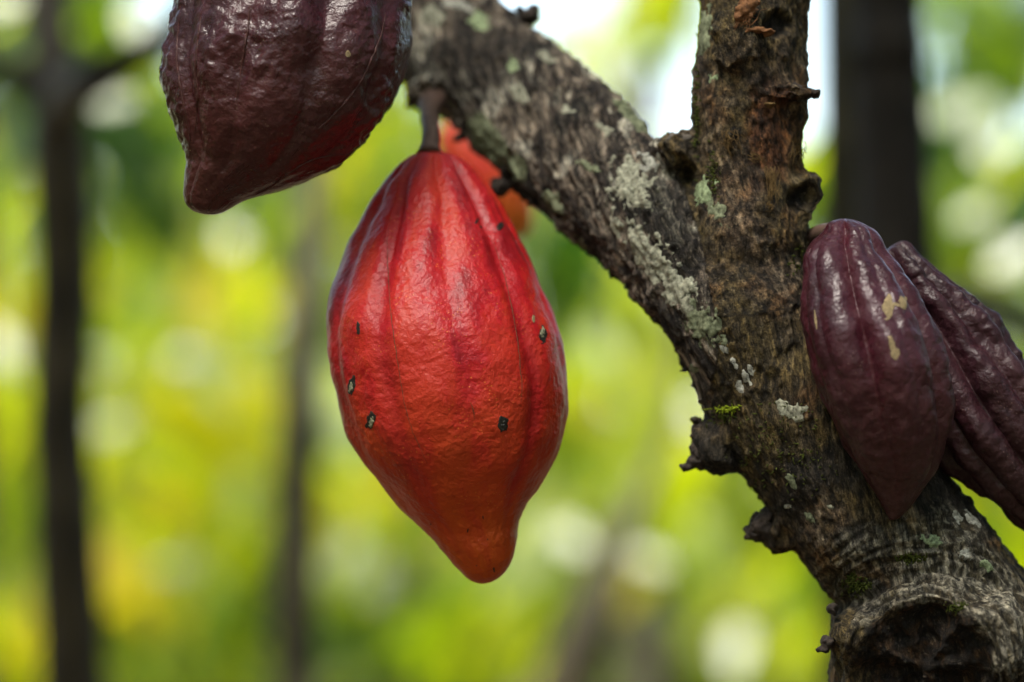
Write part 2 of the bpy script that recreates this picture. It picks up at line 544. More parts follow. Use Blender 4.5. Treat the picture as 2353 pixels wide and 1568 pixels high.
def build_trunk():
    bv, bf, bc = loft(BOUGH)
    tv, tf, tc = loft(TRUNK)
    sv, sf, sc_ = loft(STEM)
    kv, kf = knot_geo()
    lumps = [  # swellings that belong to the bark itself
        lump_geo(np.array(P(1555, 350, 0.004)), (0.010, 0.012, 0.010), 1),
        lump_geo(np.array(P(1838, 450, -0.004)), (0.0085, 0.012, 0.0125), 2),
        lump_geo(np.array(P(1655, 1020, -0.002)), (0.011, 0.016, 0.012), 3),
        lump_geo(np.array(P(1790, 1225, 0.0)), (0.008, 0.012, 0.009), 4),
        lump_geo(np.array(P(1700, 90, -0.020)), (0.011, 0.006, 0.014), 5),
        lump_geo(np.array(P(1780, 215, -0.017)), (0.014, 0.006, 0.006), 6),
        lump_geo(np.array(P(985, 215, 0.085)), (0.010, 0.012, 0.008), 7),
    ]
    V, F = union_remesh([(bv, bf), (tv, tf), (sv, sf), (kv, kf)] + lumps, 0.00085, 8)
    n = vnormals(V, F)
    # branch-aligned coordinates: squash along the nearest axis
    axes = [bc, tc, sc_]
    best = np.full(len(V), 1e9)
    bark = np.zeros_like(V)
    which = np.zeros(len(V), int)
    for ai, A in enumerate(axes):
        a, b = A[:-1], A[1:]
        cum = np.concatenate([[0], np.cumsum(np.linalg.norm(b - a, axis=1))])
        for i in range(len(a)):
            d = b[i] - a[i]
            L = np.linalg.norm(d)
            d = d / L
            s = np.clip((V - a[i]) @ d, 0, L)
            q = V - a[i] - s[:, None] * d
            dist = np.linalg.norm(q, axis=1)
            m = dist < best
            best[m] = dist[m]
            which[m] = ai
            loc = q - (q @ d)[:, None] * d
            bark[m] = (loc + (d * 0.0) + np.outer(0.55 * (cum[i] + s), np.array([0.35, 0.2, 0.91])) + ai * 0.7)[m]
    # distance to the cut stub
    ax = np.array((KNOT_C1 - KNOT_C0).normalized())
    rel = V - np.array(KNOT_C1)
    along = rel @ ax
    rad = np.linalg.norm(rel - along[:, None] * ax, axis=1)
    ang = np.arctan2((rel @ np.array(UPV)), rel @ np.array(RGT))
    kn = sstep(0.050, 0.034, rad) * sstep(-0.075, -0.05, along)
    call = sstep(0.064, 0.046, rad + 0.010 * fbm(V * 45 + 2, 2)) * sstep(-0.05, -0.028, along) * sstep(-0.25, 0.45, np.sin(ang + 0.35))
    hollow = sstep(0.0285, 0.0225, rad + 0.005 * fbm(V * 90, 2)) * sstep(-0.06, -0.03, along)
    # relief
    lo = fbm(V * 32, 3) * 0.0022
    r1 = (0.5 - np.abs(fbm(bark * 120, 3))) * 0.0022
    r2 = fbm(bark * 330, 3) * 0.0011
    r3 = np.maximum(0, fbm(V * 210 + 9, 2) - 0.25) * 0.0030
    flow = fbm(np.stack([rad * 420, ang * 2.2, along * 60], 1) + 3, 3)
    rings = flow * 0.0022 * np.maximum(kn, call) * (1 - hollow) * sstep(0.020, 0.026, rad)
    amp = np.where(which == 0, 0.95, 0.62)
    d = (lo + amp * (r1 + r2 + r3) * (1 - 0.5 * kn) + rings - 0.001)
    # dips in the exposed wound of the upright stem
    w1 = np.array(P(1775, 300, -0.022))
    e = V - w1
    wound = sstep(1.0, 0.55, np.sqrt((e @ np.array(RGT) / 0.0145) ** 2 + (e @ np.array(UPV) / 0.024) ** 2 + (e @ np.array(FWD) / 0.03) ** 2) + 0.25 * fbm(V * 120, 2))
    w2 = np.array(P(1795, 52, -0.020))
    e = V - w2
    hole = sstep(1.0, 0.6, np.sqrt((e @ np.array(RGT) / 0.0085) ** 2 + (e @ np.array(UPV) / 0.006) ** 2 + (e @ np.array(FWD) / 0.02) ** 2) + 0.2 * fbm(V * 150, 2))
    w3 = np.array(P(1845, 455, -0.014))
    e = V - w3
    hole = np.maximum(hole, sstep(1.0, 0.5, np.sqrt((e @ np.array(RGT) / 0.006) ** 2 + (e @ np.array(UPV) / 0.007) ** 2 + (e @ np.array(FWD) / 0.02) ** 2)))
    d = d + hollow * (0.0024 * fbm(V * 120, 4))
    d = d - 0.0022 * wound - 0.004 * hole
    V2 = V + n * d[:, None]
    # pigments
    tone = fbm(bark * 150 + 3, 4)
    patch = fbm(V * 45 + 21, 3)
    patch2 = fbm(V * 26 + 55, 3)
    flake = fbm(bark * 260 + 40, 3)
    def C(*c): return np.array(c, float)[None]
    def mix(a, b, t): return a + (b - a) * np.clip(t, 0, 1)[:, None]
    col = mix(C(0.022, 0.015, 0.010), C(0.085, 0.058, 0.036), sstep(-0.45, 0.5, tone))
    col = mix(col, C(0.16, 0.125, 0.09), sstep(0.12, 0.55, flake + 0.5 * patch) * 0.75)
    # bough: greyer, more contrast
    bo = (which == 0) * 1.0
    col = mix(col, mix(C(0.018, 0.014, 0.013), C(0.20, 0.17, 0.14), sstep(-0.35, 0.55, tone * 0.6 + flake * 0.7)), bo * 0.8)
    col = mix(col, C(0.34, 0.33, 0.28), bo * sstep(0.28, 0.5, patch + 0.45 * flake) * 0.85)
    # trunk: ochre green algae film
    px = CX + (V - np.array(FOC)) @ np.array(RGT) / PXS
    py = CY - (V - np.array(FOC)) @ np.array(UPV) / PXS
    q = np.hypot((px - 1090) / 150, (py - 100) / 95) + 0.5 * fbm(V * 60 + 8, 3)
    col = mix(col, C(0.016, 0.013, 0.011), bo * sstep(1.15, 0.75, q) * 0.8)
    alg = (which > 0) * sstep(-0.25, 0.5, patch2 + 0.3)
    col = mix(col, mix(C(0.026, 0.020, 0.008), C(0.070, 0.052, 0.018), sstep(-0.4, 0.5, tone)), alg * 0.8)
    col = mix(col, C(0.095, 0.046, 0.017), (which > 0) * sstep(0.2, 0.6, fbm(V * 38 + 91, 3)) * 0.5)
    col = np.where((which > 0)[:, None], col * 1.2, col)
    # near-black crust
    col = mix(col, C(0.012, 0.011, 0.010), (which < 2) * sstep(0.30, 0.5, fbm(V * 30 + 130, 3) + 0.15 * flake) * 0.85)
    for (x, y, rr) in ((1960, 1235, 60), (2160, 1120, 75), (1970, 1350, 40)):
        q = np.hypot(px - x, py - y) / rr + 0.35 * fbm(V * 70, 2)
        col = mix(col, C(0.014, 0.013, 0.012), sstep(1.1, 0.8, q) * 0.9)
    col = mix(col, mix(C(0.06, 0.024, 0.012), C(0.16, 0.065, 0.028), sstep(-0.4, 0.5, tone)), wound * 0.9)
    col = mix(col, C(0.010, 0.007, 0.005), hole)
    # cut stub: grey callus on the rim, rotten dark wood inside
    rim = np.maximum(kn, call) * (1 - hollow) * sstep(-0.15, 0.55, np.sin(ang + 0.75) + 0.6 * fbm(V * 50 + 4, 2))
    col = mix(col, mix(C(0.035, 0.030, 0.018), C(0.25, 0.235, 0.19), sstep(-0.35, 0.35, fbm(V * 330, 3) + 0.7 * flow)), rim * 0.8)
    col = mix(col, mix(C(0.006, 0.004, 0.003), C(0.034, 0.018, 0.008), sstep(-0.2, 0.6, fbm(V * 190, 3))), np.maximum(hollow, kn * sstep(-0.1, -0.6, np.sin(ang - .25)) * .9))
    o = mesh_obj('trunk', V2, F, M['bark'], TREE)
    tag(o, 'sharp forked trunk with rough brown bark')
    fattr(o, 'barkco', bark, 'FLOAT_VECTOR')
    fattr(o, 'pigment', np.concatenate([col, np.where(which == 0, 1.0, 0.42)[:, None]], 1), 'FLOAT_COLOR')
    return o, V2, F, n

trunk, TV, TF, TN = build_trunk()
TBVH = BVHTree.FromPolygons([tuple(v) for v in TV], TF)
TQ = np.array(TF)

def hit(px, py, bvh=None):
    d = (P(px, py, 0.0) - CAMP).normalized()
    r = (bvh or TBVH).ray_cast(CAMP, d)
    return (r[0], r[1]) if r[0] is not None else (None, None)

def shell(name, V, Q, Nn, parent, centre, axes, mat, height, edge=0.35, seed=0, freq=240, inflate=0.0):
    """a thin crust grown on a surface: copies the faces around a spot and lifts them; the rim dives under the skin"""
    c = np.array(centre)
    e = V - c
    near = np.linalg.norm(e, axis=1) < 1.7 * max(a[1] for a in axes)
    idx = np.where(near)[0]
    if len(idx) == 0:
        return None
    v = V[idx]
    e = v - c
    q = np.sqrt(sum((e @ np.array(a[0]) / a[1]) ** 2 for a in axes))
    m = 1.0 - q + edge * fbm(v * freq + seed * 3.3, 3) + 0.75 * edge * noise3(v * 620 + seed)
    h = np.clip(m * 2.2, -1.0, 1.0)
    lift = height * np.where(h > 0, h ** 0.6 if False else np.sqrt(np.maximum(h, 0)), h * 2.0) + inflate * np.maximum(h, 0)
    lut = -np.ones(len(V), int)
    lut[idx] = np.arange(len(idx))
    f = lut[Q]
    ok = (f >= 0).all(1)
    f = f[ok]
    ok = (m[f] > -0.15).any(1)
    f = f[ok]
    if len(f) == 0:
        return None
    nv = v + Nn[idx] * lift[:, None]
    used = np.unique(f)
    l2 = -np.ones(len(nv), int); l2[used] = np.arange(len(used))
    ff = []
    for x in l2[f]:
        y = []
        for k in x:
            if k not in y:
                y.append(k)
        if len(y) > 2:
            ff.append(y)
    pos = nv[used]
    lab = list(range(len(pos)))
    def find(x):
        while lab[x] != x:
            lab[x] = lab[lab[x]]
            x = lab[x]
        return x
    for y in ff:
        for k in y[1:]:
            lab[find(k)] = find(y[0])
    comp = {}
    for y in ff:
        comp.setdefault(find(y[0]), []).append(y)
    out = None
    for fl in comp.values():
        if len(fl) < 14:
            continue
        ids = sorted({k for y in fl for k in y})
        mp = {k: i for i, k in enumerate(ids)}
        out = mesh_obj(name, pos[ids], [[mp[k] for k in y] for y in fl], mat, parent)
    return out

def lichen(px, py, a, b, rot=0, mat='lichen', h=0.0006, edge=0.5, seed=0, freq=220):
    p, n = hit(px, py)
    if p is None:
        return
    ca, sa = math.cos(R(rot)), math.sin(R(rot))
    u = RGT * ca - UPV * sa
    w = RGT * sa + UPV * ca
    big = max(a, b) * PXS
    shell('lichen_patch', TV, TQ, TN, trunk, p, [(u, a * PXS), (w, b * PXS), (FWD, big * 2.2)], M[mat], h, edge, seed, freq)

LICH = [  # px, py, half length, half width, slant, kind
    (1120, 320, 75, 34, 52, 'lichen_g', .3), (1185, 385, 34, 26, 50, 'lichen_g', .3), (1195, 215, 32, 17, 50, 'lichen', .6), (1180, 152, 20, 14, 60, 'mint', .6),
    (1100, 50, 32, 20, 40, 'mint', .6), (990, 35, 34, 26, 30, 'lichen', .7), (1050, 12, 40, 14, 15, 'lichen_w', .7), (1255, 130, 24, 12, 40, 'lichen', .5),
    (1450, 265, 60, 17, 50, 'lichen_g', .4), (1458, 425, 60, 42, 62, 'lichen', .9), (1270, 465, 26, 18, 50, 'lichen_g', .8), (1490, 370, 26, 18, 40, 'lichen_w', .8),
    (1500, 595, 95, 30, 48, 'lichen', .8), (1560, 665, 60, 32, 52, 'lichen', .8), (1615, 740, 48, 30, 60, 'lichen_g', .8), (1640, 180, 10, 8, 0, 'mint', .6),
    (1620, 70, 50, 12, 94, 'lichen_g', .6), (1620, 440, 30, 20, 90, 'mint', .9), (1650, 490, 30, 18, 70, 'lichen_g', .9), (1595, 850, 15, 12, 0, 'lichen_g', .3),
    (1690, 840, 14, 7, 60, 'lichen_w', .6), (1715, 870, 14, 8, 70, 'lichen_w', .6), (1665, 805, 14, 6, 40, 'lichen_w', .6), (1700, 885, 13, 7, 75, 'lichen_w', .6), (1725, 850, 12, 6, 60, 'lichen_w', .6),
    (1815, 940, 32, 20, 30, 'lichen', .7), (1852, 940, 10, 8, 0, 'lichen', .5), (2235, 1195, 22, 10, 40, 'lichen_w', .6), (2200, 1190, 16, 8, 60, 'lichen_w', .6),
    (2135, 1243, 18, 12, 0, 'mint', 1.0), (2262, 1300, 22, 12, 20, 'mint', 1.0), (2222, 1272, 14, 10, 20, 'lichen_w', .8), (2205, 1120, 14, 7, 40, 'lichen', .6),
    (1770, 1290, 12, 5, 60, 'lichen_w', .6), (1745, 1275, 10, 5, 60, 'lichen', .6), (1808, 1165, 8, 6, 0, 'lichen_w', .6), (1905, 1165, 10, 6, 0, 'lichen', .6),
    (1390, 300, 20, 10, 45, 'lichen', .8), (1350, 380, 24, 11, 45, 'lichen_g', .9), (1415, 520, 18, 12, 50, 'lichen', .8), (1330, 560, 16, 9, 40, 'lichen_g', .8),
    (2300, 1240, 10, 6, 30, 'lichen', .8), (1300, 250, 16, 9, 45, 'lichen', .9), (1820, 1110, 14, 6, 60, 'lichen_g', .8), (1860, 1190, 12, 6, 45, 'lichen_g', .8)]
for i, (x, y, a, b, rt, mt, ed) in enumerate(LICH):
    lichen(x, y, a, b, rt, mt, 0.0006 if a > 20 else 0.00022, ed * (1 if a > 20 else 1.5), i)

# dead flower-cushion stubs, snapped twigs
def stub(parts, mat, label=None, name='stub'):
    """parts: list of (px,py,depth_mm, rx,rz px, ry mm)"""
    geos = []
    for k, (x, y, d, rx, rz, ry) in enumerate(parts):
        geos.append(lump_geo(np.array(P(x, y, d / 1000)), (rx * PXS, ry / 1000, rz * PXS), k + x * 0.13))
    V, F = union_remesh(geos, 0.0006, 1)
    n = vnormals(V, F)
    V = V + n * (fbm(V * 320, 3) * 0.0011)[:, None]
    o = mesh_obj(name, V, F, mat, TREE)
    if label:
        o['label'] = label
    return o

stub([(1150, 428, 58, 26, 22, 6), (1138, 440, 56, 14, 10, 5), (1175, 420, 60, 20, 20, 6)], M['stub'], 'small black stub under the bough')
stub([(1058, 316, 84, 16, 9, 4), (1048, 322, 84, 9, 6, 3)], M['stub'])
stub([(1215, 40, 92, 26, 22, 7), (1228, 22, 92, 14, 14, 5), (1195, 20, 94, 12, 8, 4)], M['stub'], 'dark snag on top of the bough')
stub([(1550, 328, 2, 22, 17, 6), (1575, 318, 2, 20, 12, 5), (1548, 315, 2, 9, 8, 4)], M['stubgrey'])
stub([(1850, 215, -10, 26, 12, 6), (1868, 217, -10, 13, 9, 5), (1832, 208, -14, 22, 14, 5)], M['stub'], 'snapped black twig stub on the upright stem')
stub([(1622, 1000, -2, 26, 26, 9), (1612, 1035, -4, 24, 26, 8), (1605, 1062, -5, 26, 14, 6), (1580, 1073, -5, 16, 8, 4), (1600, 965, -2, 11, 7, 4), (1640, 1055, -3, 44, 20, 9), (1610, 985, -2, 16, 12, 6), (1680, 1060, -3, 24, 14, 8)], M['stub'], 'ragged black flower cushion on the trunk edge')
stub([(1752, 1208, -2, 30, 32, 8), (1735, 1222, -2, 26, 20, 7), (1775, 1225, -2, 34, 26, 8), (1765, 1190, -2, 20, 24, 7)], M['stub'], 'blunt dark stub on the trunk edge')
stub([(1905, 1475, -30, 16, 12, 5), (1895, 1492, -30, 13, 7, 4), (1885, 1494, -30, 8, 4, 3), (1912, 1400, -28, 10, 12, 5)], M['stub'])
stub([(1858, 445, -4, 14, 22, 5), (1862, 470, -4, 8, 10, 5)], M['stubgrey'])
stub([(1573, 850, 0, 8, 5, 3), (1565, 853, 0, 5, 4, 2)], M['stub'])
stub([(1712, 28, -24, 20, 22, 3.5), (1722, 5, -24, 24, 14, 3), (1698, 40, -24, 14, 10, 3)], M['peel'], 'orange peeled bark flap high on the stem', 'bark_flap')
stub([(1735, 70, -24, 26, 8, 3), (1765, 74, -24, 18, 6, 3)], M['peel'], None, 'bark_flap')
stub([(1770, 240, -23, 12, 6, 2.5)], M['fibre'], None, 'bark_flap')

def fibres(px, py, dx, dy, n, mat, wob, seed, name='bark_fibre', r=0.00013):
    rnd = random.Random(seed)
    V, F = [], []
    for k in range(n):
        x, y = px + rnd.gauss(0, wob), py + rnd.gauss(0, wob * .7)
        L = rnd.uniform(.4, 1.1)
        p, nn = hit(x, y)
        if p is None:
            continue
        pts = []
        for s in range(5):
            t = s / 4
            qx, qy = x + dx * t * L + rnd.gauss(0, wob * .3), y + dy * t * L + rnd.gauss(0, wob * .3)
            h, hn = hit(qx, qy)
            if h is None:
                h, hn = p, nn
            pts.append(h + hn * (0.0006 + 0.0012 * math.sin(math.pi * t)))
        v, f = tube_geo(pts, [r, r, r, r * .8, r * .4], 5)
        o = len(V)
        V += v; F += [tuple(i + o for i in x) for x in f]
    if V:
        ob = mesh_obj(name, V, F, mat, TREE)
        ob['kind'] = 'stuff'
fibres(1770, 390, -8, 85, 26, M['fibre'], 8, 3)
fibres(1725, 360, 30, 20, 16, M['fibre'], 10, 4)
fibres(1680, 310, 12, 50, 26, M['fibre'], 12, 5)
fibres(1830, 330, -6, 60, 20, M['fibre'], 10, 6)
fibres(1720, 30, -30, 40, 26, M['peel'], 12, 8)
fibres(1770, 470, -6, 16, 12, M['fibre'], 5, 9)

def moss(px, py, sx, sy, n, mat, seed):
    rnd = random.Random(seed)
    V, F = [], []
    for k in range(n):
        p, nn = hit(px + rnd.gauss(0, sx), py + rnd.gauss(0, sy))
        if p is None:
            continue
        d = (nn + Vector((rnd.gauss(0, .6), rnd.gauss(0, .6), rnd.gauss(0, .6)))).normalized()
        L = rnd.uniform(.0008, .0024)
        v, f = tube_geo([p - nn * .0004, p + d * L * .5, p + d * L], [.00032, .00030, .00008], 4)
        o = len(V)
        V += v; F += [tuple(i + o for i in x) for x in f]
    if V:
        ob = mesh_obj('moss_tuft', V, F, mat, TREE)
        ob['kind'] = 'stuff'
moss(1665, 941, 14, 3, 60, M['mossy'], 1)
moss(1690, 936, 6, 2, 24, M['mossy'], 2)
moss(1665, 960, 14, 7, 40, M['moss'], 3)
moss(2095, 1282, 16, 6, 110, M['moss'], 4)
moss(1962, 1340, 12, 14, 120, M['moss'], 5)
moss(1990, 1345, 6, 4, 30, M['moss'], 6)
moss(2200, 1395, 14, 5, 50, M['moss'], 7)
moss(1790, 1010, 60, 50, 90, M['moss'], 8)
moss(1800, 1060, 60, 40, 60, M['moss'], 12)
moss(1640, 400, 10, 30, 60, M['moss'], 9)
moss(1602, 250, 4, 60, 90, M['moss'], 10)
moss(1830, 600, 16, 20, 30, M['moss'], 11)

# the trunk below the picture and the limbs above it
def plain_tube(name, ctrl, rads, mat, parent, seg=18, n=26, rough=.04, seed=0):
    pts = smooth_path(ctrl, n)
    rr = catmull(np.linspace(0, len(rads) - 1, n), np.arange(len(rads)), np.array(rads, float))
    v, f = tube_geo(pts, list(rr), seg, rough, seed)
    return mesh_obj(name, v, f, mat, parent)
b0 = P(2440, 1820, .008)
plain_tube('trunk_base', [b0 + Vector((-.02, 0, .05)), b0, b0 + Vector((.05, .01, -.25)), b0 + Vector((.09, .02, -.7)), Vector((b0.x + .1, .03, 0.02))], [.040, .041, .046, .052, .07], M['farbark'], TREE)
t0 = P(1745, -230, .014)
plain_tube('limb', [t0 + Vector((0, 0, -.03)), t0, t0 + Vector((.02, .10, .25)), t0 + Vector((-.02, .3, .6)), t0 + Vector((-.1, .55, 1.0))], [.022, .022, .02, .016, .010], M['farbark'], TREE)
l0 = P(650, -110, .235)
plain_tube('limb', [P(760, -70, .215), l0, l0 + Vector((-.08, .12, .12)), l0 + Vector((-.16, .35, .45)), l0 + Vector((-.2, .6, .8))], [.024, .024, .021, .017, .010], M['farbark'], TREE)

# ------------------------------------------------------------------ leaves
def leaf_geo(L, W, droop, fold, n=6):
    V, F = [], []
    for i in range(n + 1):
        t = i / n
        w = W * 0.5 * (math.sin(math.pi * min(1, t ** 0.85)) ** 0.8) * (1 - .25 * t)
        if t > .93:
            w = W * .02
        x, z = L * (t - .12 * droop * t * t), -droop * L * t * t * .6
        V += [(x, -w, z + fold * w), (x, 0, z), (x, w, z + fold * w)]
    for i in range(n):
        a = i * 3
        F += [(a, a + 3, a + 4, a + 1), (a + 1, a + 4, a + 5, a + 2)]
    return np.array(V), F

LEAFMESH = {}
def leaf_mesh(kind, var):
    key = (kind, var)
    if key not in LEAFMESH:
        r = random.Random(var * 7 + 1)
        V, F = leaf_geo(1.0, r.uniform(.34, .44), r.uniform(.3, .9), r.uniform(.1, .35))
        if kind == 'leaf_shiny':
            V, F = leaf_geo(1.0, r.uniform(.40, .5), r.uniform(.1, .2), r.uniform(.02, .08))
        me = bpy.data.meshes.new('leaf')
        me.from_pydata([tuple(v) for v in V], [], F)
        me.polygons.foreach_set('use_smooth', [True] * len(F))
        me.materials.append(M[kind])
        LEAFMESH[key] = me
    return LEAFMESH[key]

def leaf_rot(rnd, hang=0.6):
    az = rnd.uniform(0, 2 * math.pi)
    el = -rnd.uniform(.1, .3 + 1.1 * hang)
    roll = rnd.gauss(0, .5)
    return Matrix.Rotation(az, 3, 'Z') @ Matrix.Rotation(-el, 3, 'Y') @ Matrix.Rotation(roll, 3, 'X')

def pick(rnd, pal):
    x = rnd.random() * sum(w for _, w in pal)
    for k, w in pal:
        x -= w
        if x <= 0:
            return k
    return pal[-1][0]

def spray(parent, px, py, dd, rpx, n, pal, size=(.10, .20), seed=0, hang=.6, depth=.35):
    """leaves one can tell apart, each its own object"""
    rnd = random.Random(seed)
    D = DIST + dd
    k = PXS / DIST * D
    c = P(px, py, dd)
    for i in range(int(n * 1.5)):
        o = bpy.data.objects.new('leaf', leaf_mesh(pick(rnd, pal), rnd.randrange(4)))
        COL.objects.link(o)
        a, r = rnd.uniform(0, 2 * math.pi), rpx * k * math.sqrt(rnd.random())
        loc = c + RGT * (r * math.cos(a)) + UPV * (r * math.sin(a)) + FWD * rnd.gauss(0, depth)
        s = rnd.uniform(*size)
        m = leaf_rot(rnd, hang)
        mw = Matrix.Translation(loc - (m @ Vector((s * .5, 0, -.15 * s)))) @ m.to_4x4() @ Matrix.Scale(s, 4)
        o.parent = parent
        o.matrix_parent_inverse = parent.matrix_world.inverted()
        o.matrix_basis = mw

def foliage(parent, name, blobs, pal, n, size, seed, label=None, hang=.6):
    """a mass of leaves nobody could count; blobs = (centre, radii)"""
    rnd = random.Random(seed)
    base = [leaf_geo(1, rnd.uniform(.34, .46), rnd.uniform(.3, .9), .2, 3) for _ in range(3)]
    kinds = [k for k, _ in pal]
    V, F, MI = [], [], []
    off = 0
    vol = [b[1][0] * b[1][1] * b[1][2] for b in blobs]
    for i in range(n):
        c, rr = rnd.choices(blobs, vol)[0]
        d = Vector((rnd.gauss(0, 1), rnd.gauss(0, 1), rnd.gauss(0, 1))).normalized() * (rnd.random() ** .45)
        loc = np.array(c) + np.array([d.x * rr[0], d.y * rr[1], d.z * rr[2]])
        g, f = base[i % 3]
        m = np.array(leaf_rot(rnd, hang))
        V.append((g * rnd.uniform(*size)) @ m.T + loc)
        F += [tuple(x + off for x in q) for q in f]
        MI += [kinds.index(pick(rnd, pal))] * len(f)
        off += len(g)
    o = mesh_obj(name, np.concatenate(V), F, None, parent)
    for k in kinds:
        o.data.materials.append(M[k])
    o.data.polygons.foreach_set('material_index', MI)
    o['kind'] = 'stuff'
    if label:
        o['label'] = label
    return o

# unseen leaf dome added round the camera to shape the light, thinner sunward
def cam_pt(x, up, dd):
    return CAMP + FWD * (DIST + dd) + RGT * x + UPV * up
def make_shade_dome(n, seed):
    rnd = random.Random(seed)
    c0 = Vector((0, -.55, 1.5))
    hole = SUNDIR
    base = [leaf_geo(1, rnd.uniform(.34, .46), rnd.uniform(.3, .9), .2, 3) for _ in range(3)]
    V, F, MI, off = [], [], [], 0
    while len(V) < n:
        d = Vector((rnd.gauss(0, 1), rnd.gauss(0, 1), rnd.gauss(0, 1))).normalized()
        if d.z < -.45 or (d.angle(hole) < R(30) and rnd.random() > .52) or (d.y > .15 and d.z < .53 and abs(d.x) < .48):
            continue
        g, f = base[len(V) % 3]
        m = np.array(leaf_rot(rnd, .5))
        V.append((g * rnd.uniform(.18, .30)) @ m.T + np.array(c0 + d * rnd.uniform(1.5, 2.1)))
        F += [tuple(x + off for x in q) for q in f]
        MI += [int(rnd.random() < .25)] * len(f)
        off += len(g)
    o = mesh_obj('shade_dome', np.concatenate(V), F, None, TREE)
    o.data.materials.append(M['leaf_dark']); o.data.materials.append(M['leaf_mid'])
    o.data.polygons.foreach_set('material_index', MI)
    o['kind'] = 'stuff'
make_shade_dome(7000, 77)

# ------------------------------------------------------------------ pods
def make_pod(name, secs, mat, label, group=None, k=1.0, phi=0.0, a1=.05, a2=.03, w1=.16, w2=.13, lump=0.0, lumpf=150, wave=0.0, seed=0,
             nt_=360, nth=320, furrow_t=((0, 1), (.5, .6), (1, .1)), sharp=2.0, roll=0.0, smooth_tip=.93):
    """secs: (Lx,Ly,Rx,Ry,depth mm) edge pairs from stalk end to tip; the first and last are the poles"""
    S_ = np.array(secs, float)
    S_[:, 4] /= 1000
    Lw = PA(np.stack([S_[:, 0], S_[:, 1], S_[:, 4]], 1))
    Rw = PA(np.stack([S_[:, 2], S_[:, 3], S_[:, 4]], 1))
    C, U = (Lw + Rw) / 2, (Rw - Lw) / 2
    r = np.linalg.norm(U, axis=1)
    seglen = np.linalg.norm(np.diff(C, axis=0), axis=1)
    tk = np.concatenate([[0], np.cumsum(seglen)])
    tk /= tk[-1]
    dirs = U / np.maximum(r, 1e-9)[:, None]
    dirs[0] = dirs[1]; dirs[-1] = dirs[-2]
    t = 0.5 * (1 - np.cos(np.linspace(0.0, 1, nt_) * np.pi))
    t = 0.65 * t + 0.35 * np.linspace(0, 1, nt_)
    c = catmull(t, tk, C)
    rr = np.sqrt(np.maximum(catmull(t, tk, r ** 2), 0))
    rr[0] = rr[-1] = 0
    dd = catmull(t, tk, dirs)
    dd /= np.linalg.norm(dd, axis=1)[:, None]
    ax = np.gradient(c, t, axis=0)
    ax /= np.linalg.norm(ax, axis=1)[:, None]
    front = -np.array(FWD)[None] * np.ones((len(t), 1))
    th = np.arange(nth) / nth * 2 * np.pi          # 0 = right edge, pi/2 = towards the camera
    T, TH = np.meshgrid(t, th, indexing='ij')
    al = np.pi / 2 - TH                            # angle from the camera side, + to the right
    wob = 0.10 * noise3(np.stack([T.ravel() * 3.2, np.cos(TH.ravel()) * 1.2 + seed, np.sin(TH.ravel()) * 1.2], 1)).reshape(T.shape)
    al2 = al + wob + roll * T
    def furrow(ph, w):
        x = (al2 - ph) / (2 * np.pi / 5)
        x = (x - np.round(x)) * (2 * np.pi / 5)
        return np.exp(-np.abs(x / w) ** sharp)
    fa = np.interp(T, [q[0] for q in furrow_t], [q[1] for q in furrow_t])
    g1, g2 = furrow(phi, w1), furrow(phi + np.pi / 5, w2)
    mod = 1 - fa * (a1 * g1 + a2 * g2) + fa * 0.38 * (a1 * .6 + a2 * .5)
    RR = rr[:, None] * mod
    u = dd[:, None]
    V = c[:, None] + u * (np.cos(TH) * RR)[..., None] + front[:, None] * (np.sin(TH) * RR * k)[..., None]
    V = V.reshape(-1, 3)
    F = []
    idx = np.arange(nt_ * nth).reshape(nt_, nth)
    a = idx[:-1]; b = idx[1:]
    Q = np.stack([a, np.roll(a, -1, 1), np.roll(b, -1, 1), b], -1).reshape(-1, 4)
    n = vnormals(V, Q)
    cc = np.repeat(c, nth, 0)
    if ((V - cc) * n).sum() < 0:
        n = -n
        Q = Q[:, ::-1]
    n[~np.isfinite(n).all(1)] = 0
    n[:nth] = n[nth:2 * nth]
    # wart and wrinkle relief, squashed along the length
    pc = np.stack([np.cos(TH) * .03, np.sin(TH) * .03, T * .17 * 0.34], -1).reshape(-1, 3) + seed * 1.7
    ends = (sstep(0, .06, T) * (.12 * sstep(1, .96, T) + .88 * sstep(1.0, smooth_tip, T))).ravel()
    rel = 0
    if lump:
        q = V * lumpf + seed * 11
        w_ = fbm(V * lumpf * .5 + 5, 2)[:, None] * .6
        l1 = .55 * noise3(q + w_) + .35 * (0.4 - np.abs(noise3(q * .9 + 7 + w_)))
        l2 = noise3(q * 2.1 + 31 + w_)
        keep = (1 - 0.75 * np.maximum(g1, g2 * .7)).ravel()
        zone = np.clip(.55 + .9 * noise3(V * 28 + seed), .25, 1.2)
        rel = rel + lump * (l1 * 1.0 + l2 * .38) * keep * zone
    if wave:
        rel = rel + wave * fbm(V * 55 + seed, 2)
    rel = rel + 0.00012 * fbm(V * 420, 2)
    V = V + n * (rel * ends)[:, None]
    root = empty(name, P(secs[0][0], secs[0][1], secs[0][4] / 1000))
    tag(root, label, 'cacao pod', group)
    o = mesh_obj('husk', V, Q, mat, root)
    fattr(o, 'podt', T.ravel())
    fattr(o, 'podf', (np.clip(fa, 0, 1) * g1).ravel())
    fattr(o, 'podco', pc, 'FLOAT_VECTOR')
    return dict(root=root, husk=o, V=V, Q=Q, n=vnormals(V, Q), T=T, al=al2, bvh=BVHTree.FromPolygons([tuple(v) for v in V], [tuple(q) for q in Q]), shape=T.shape)

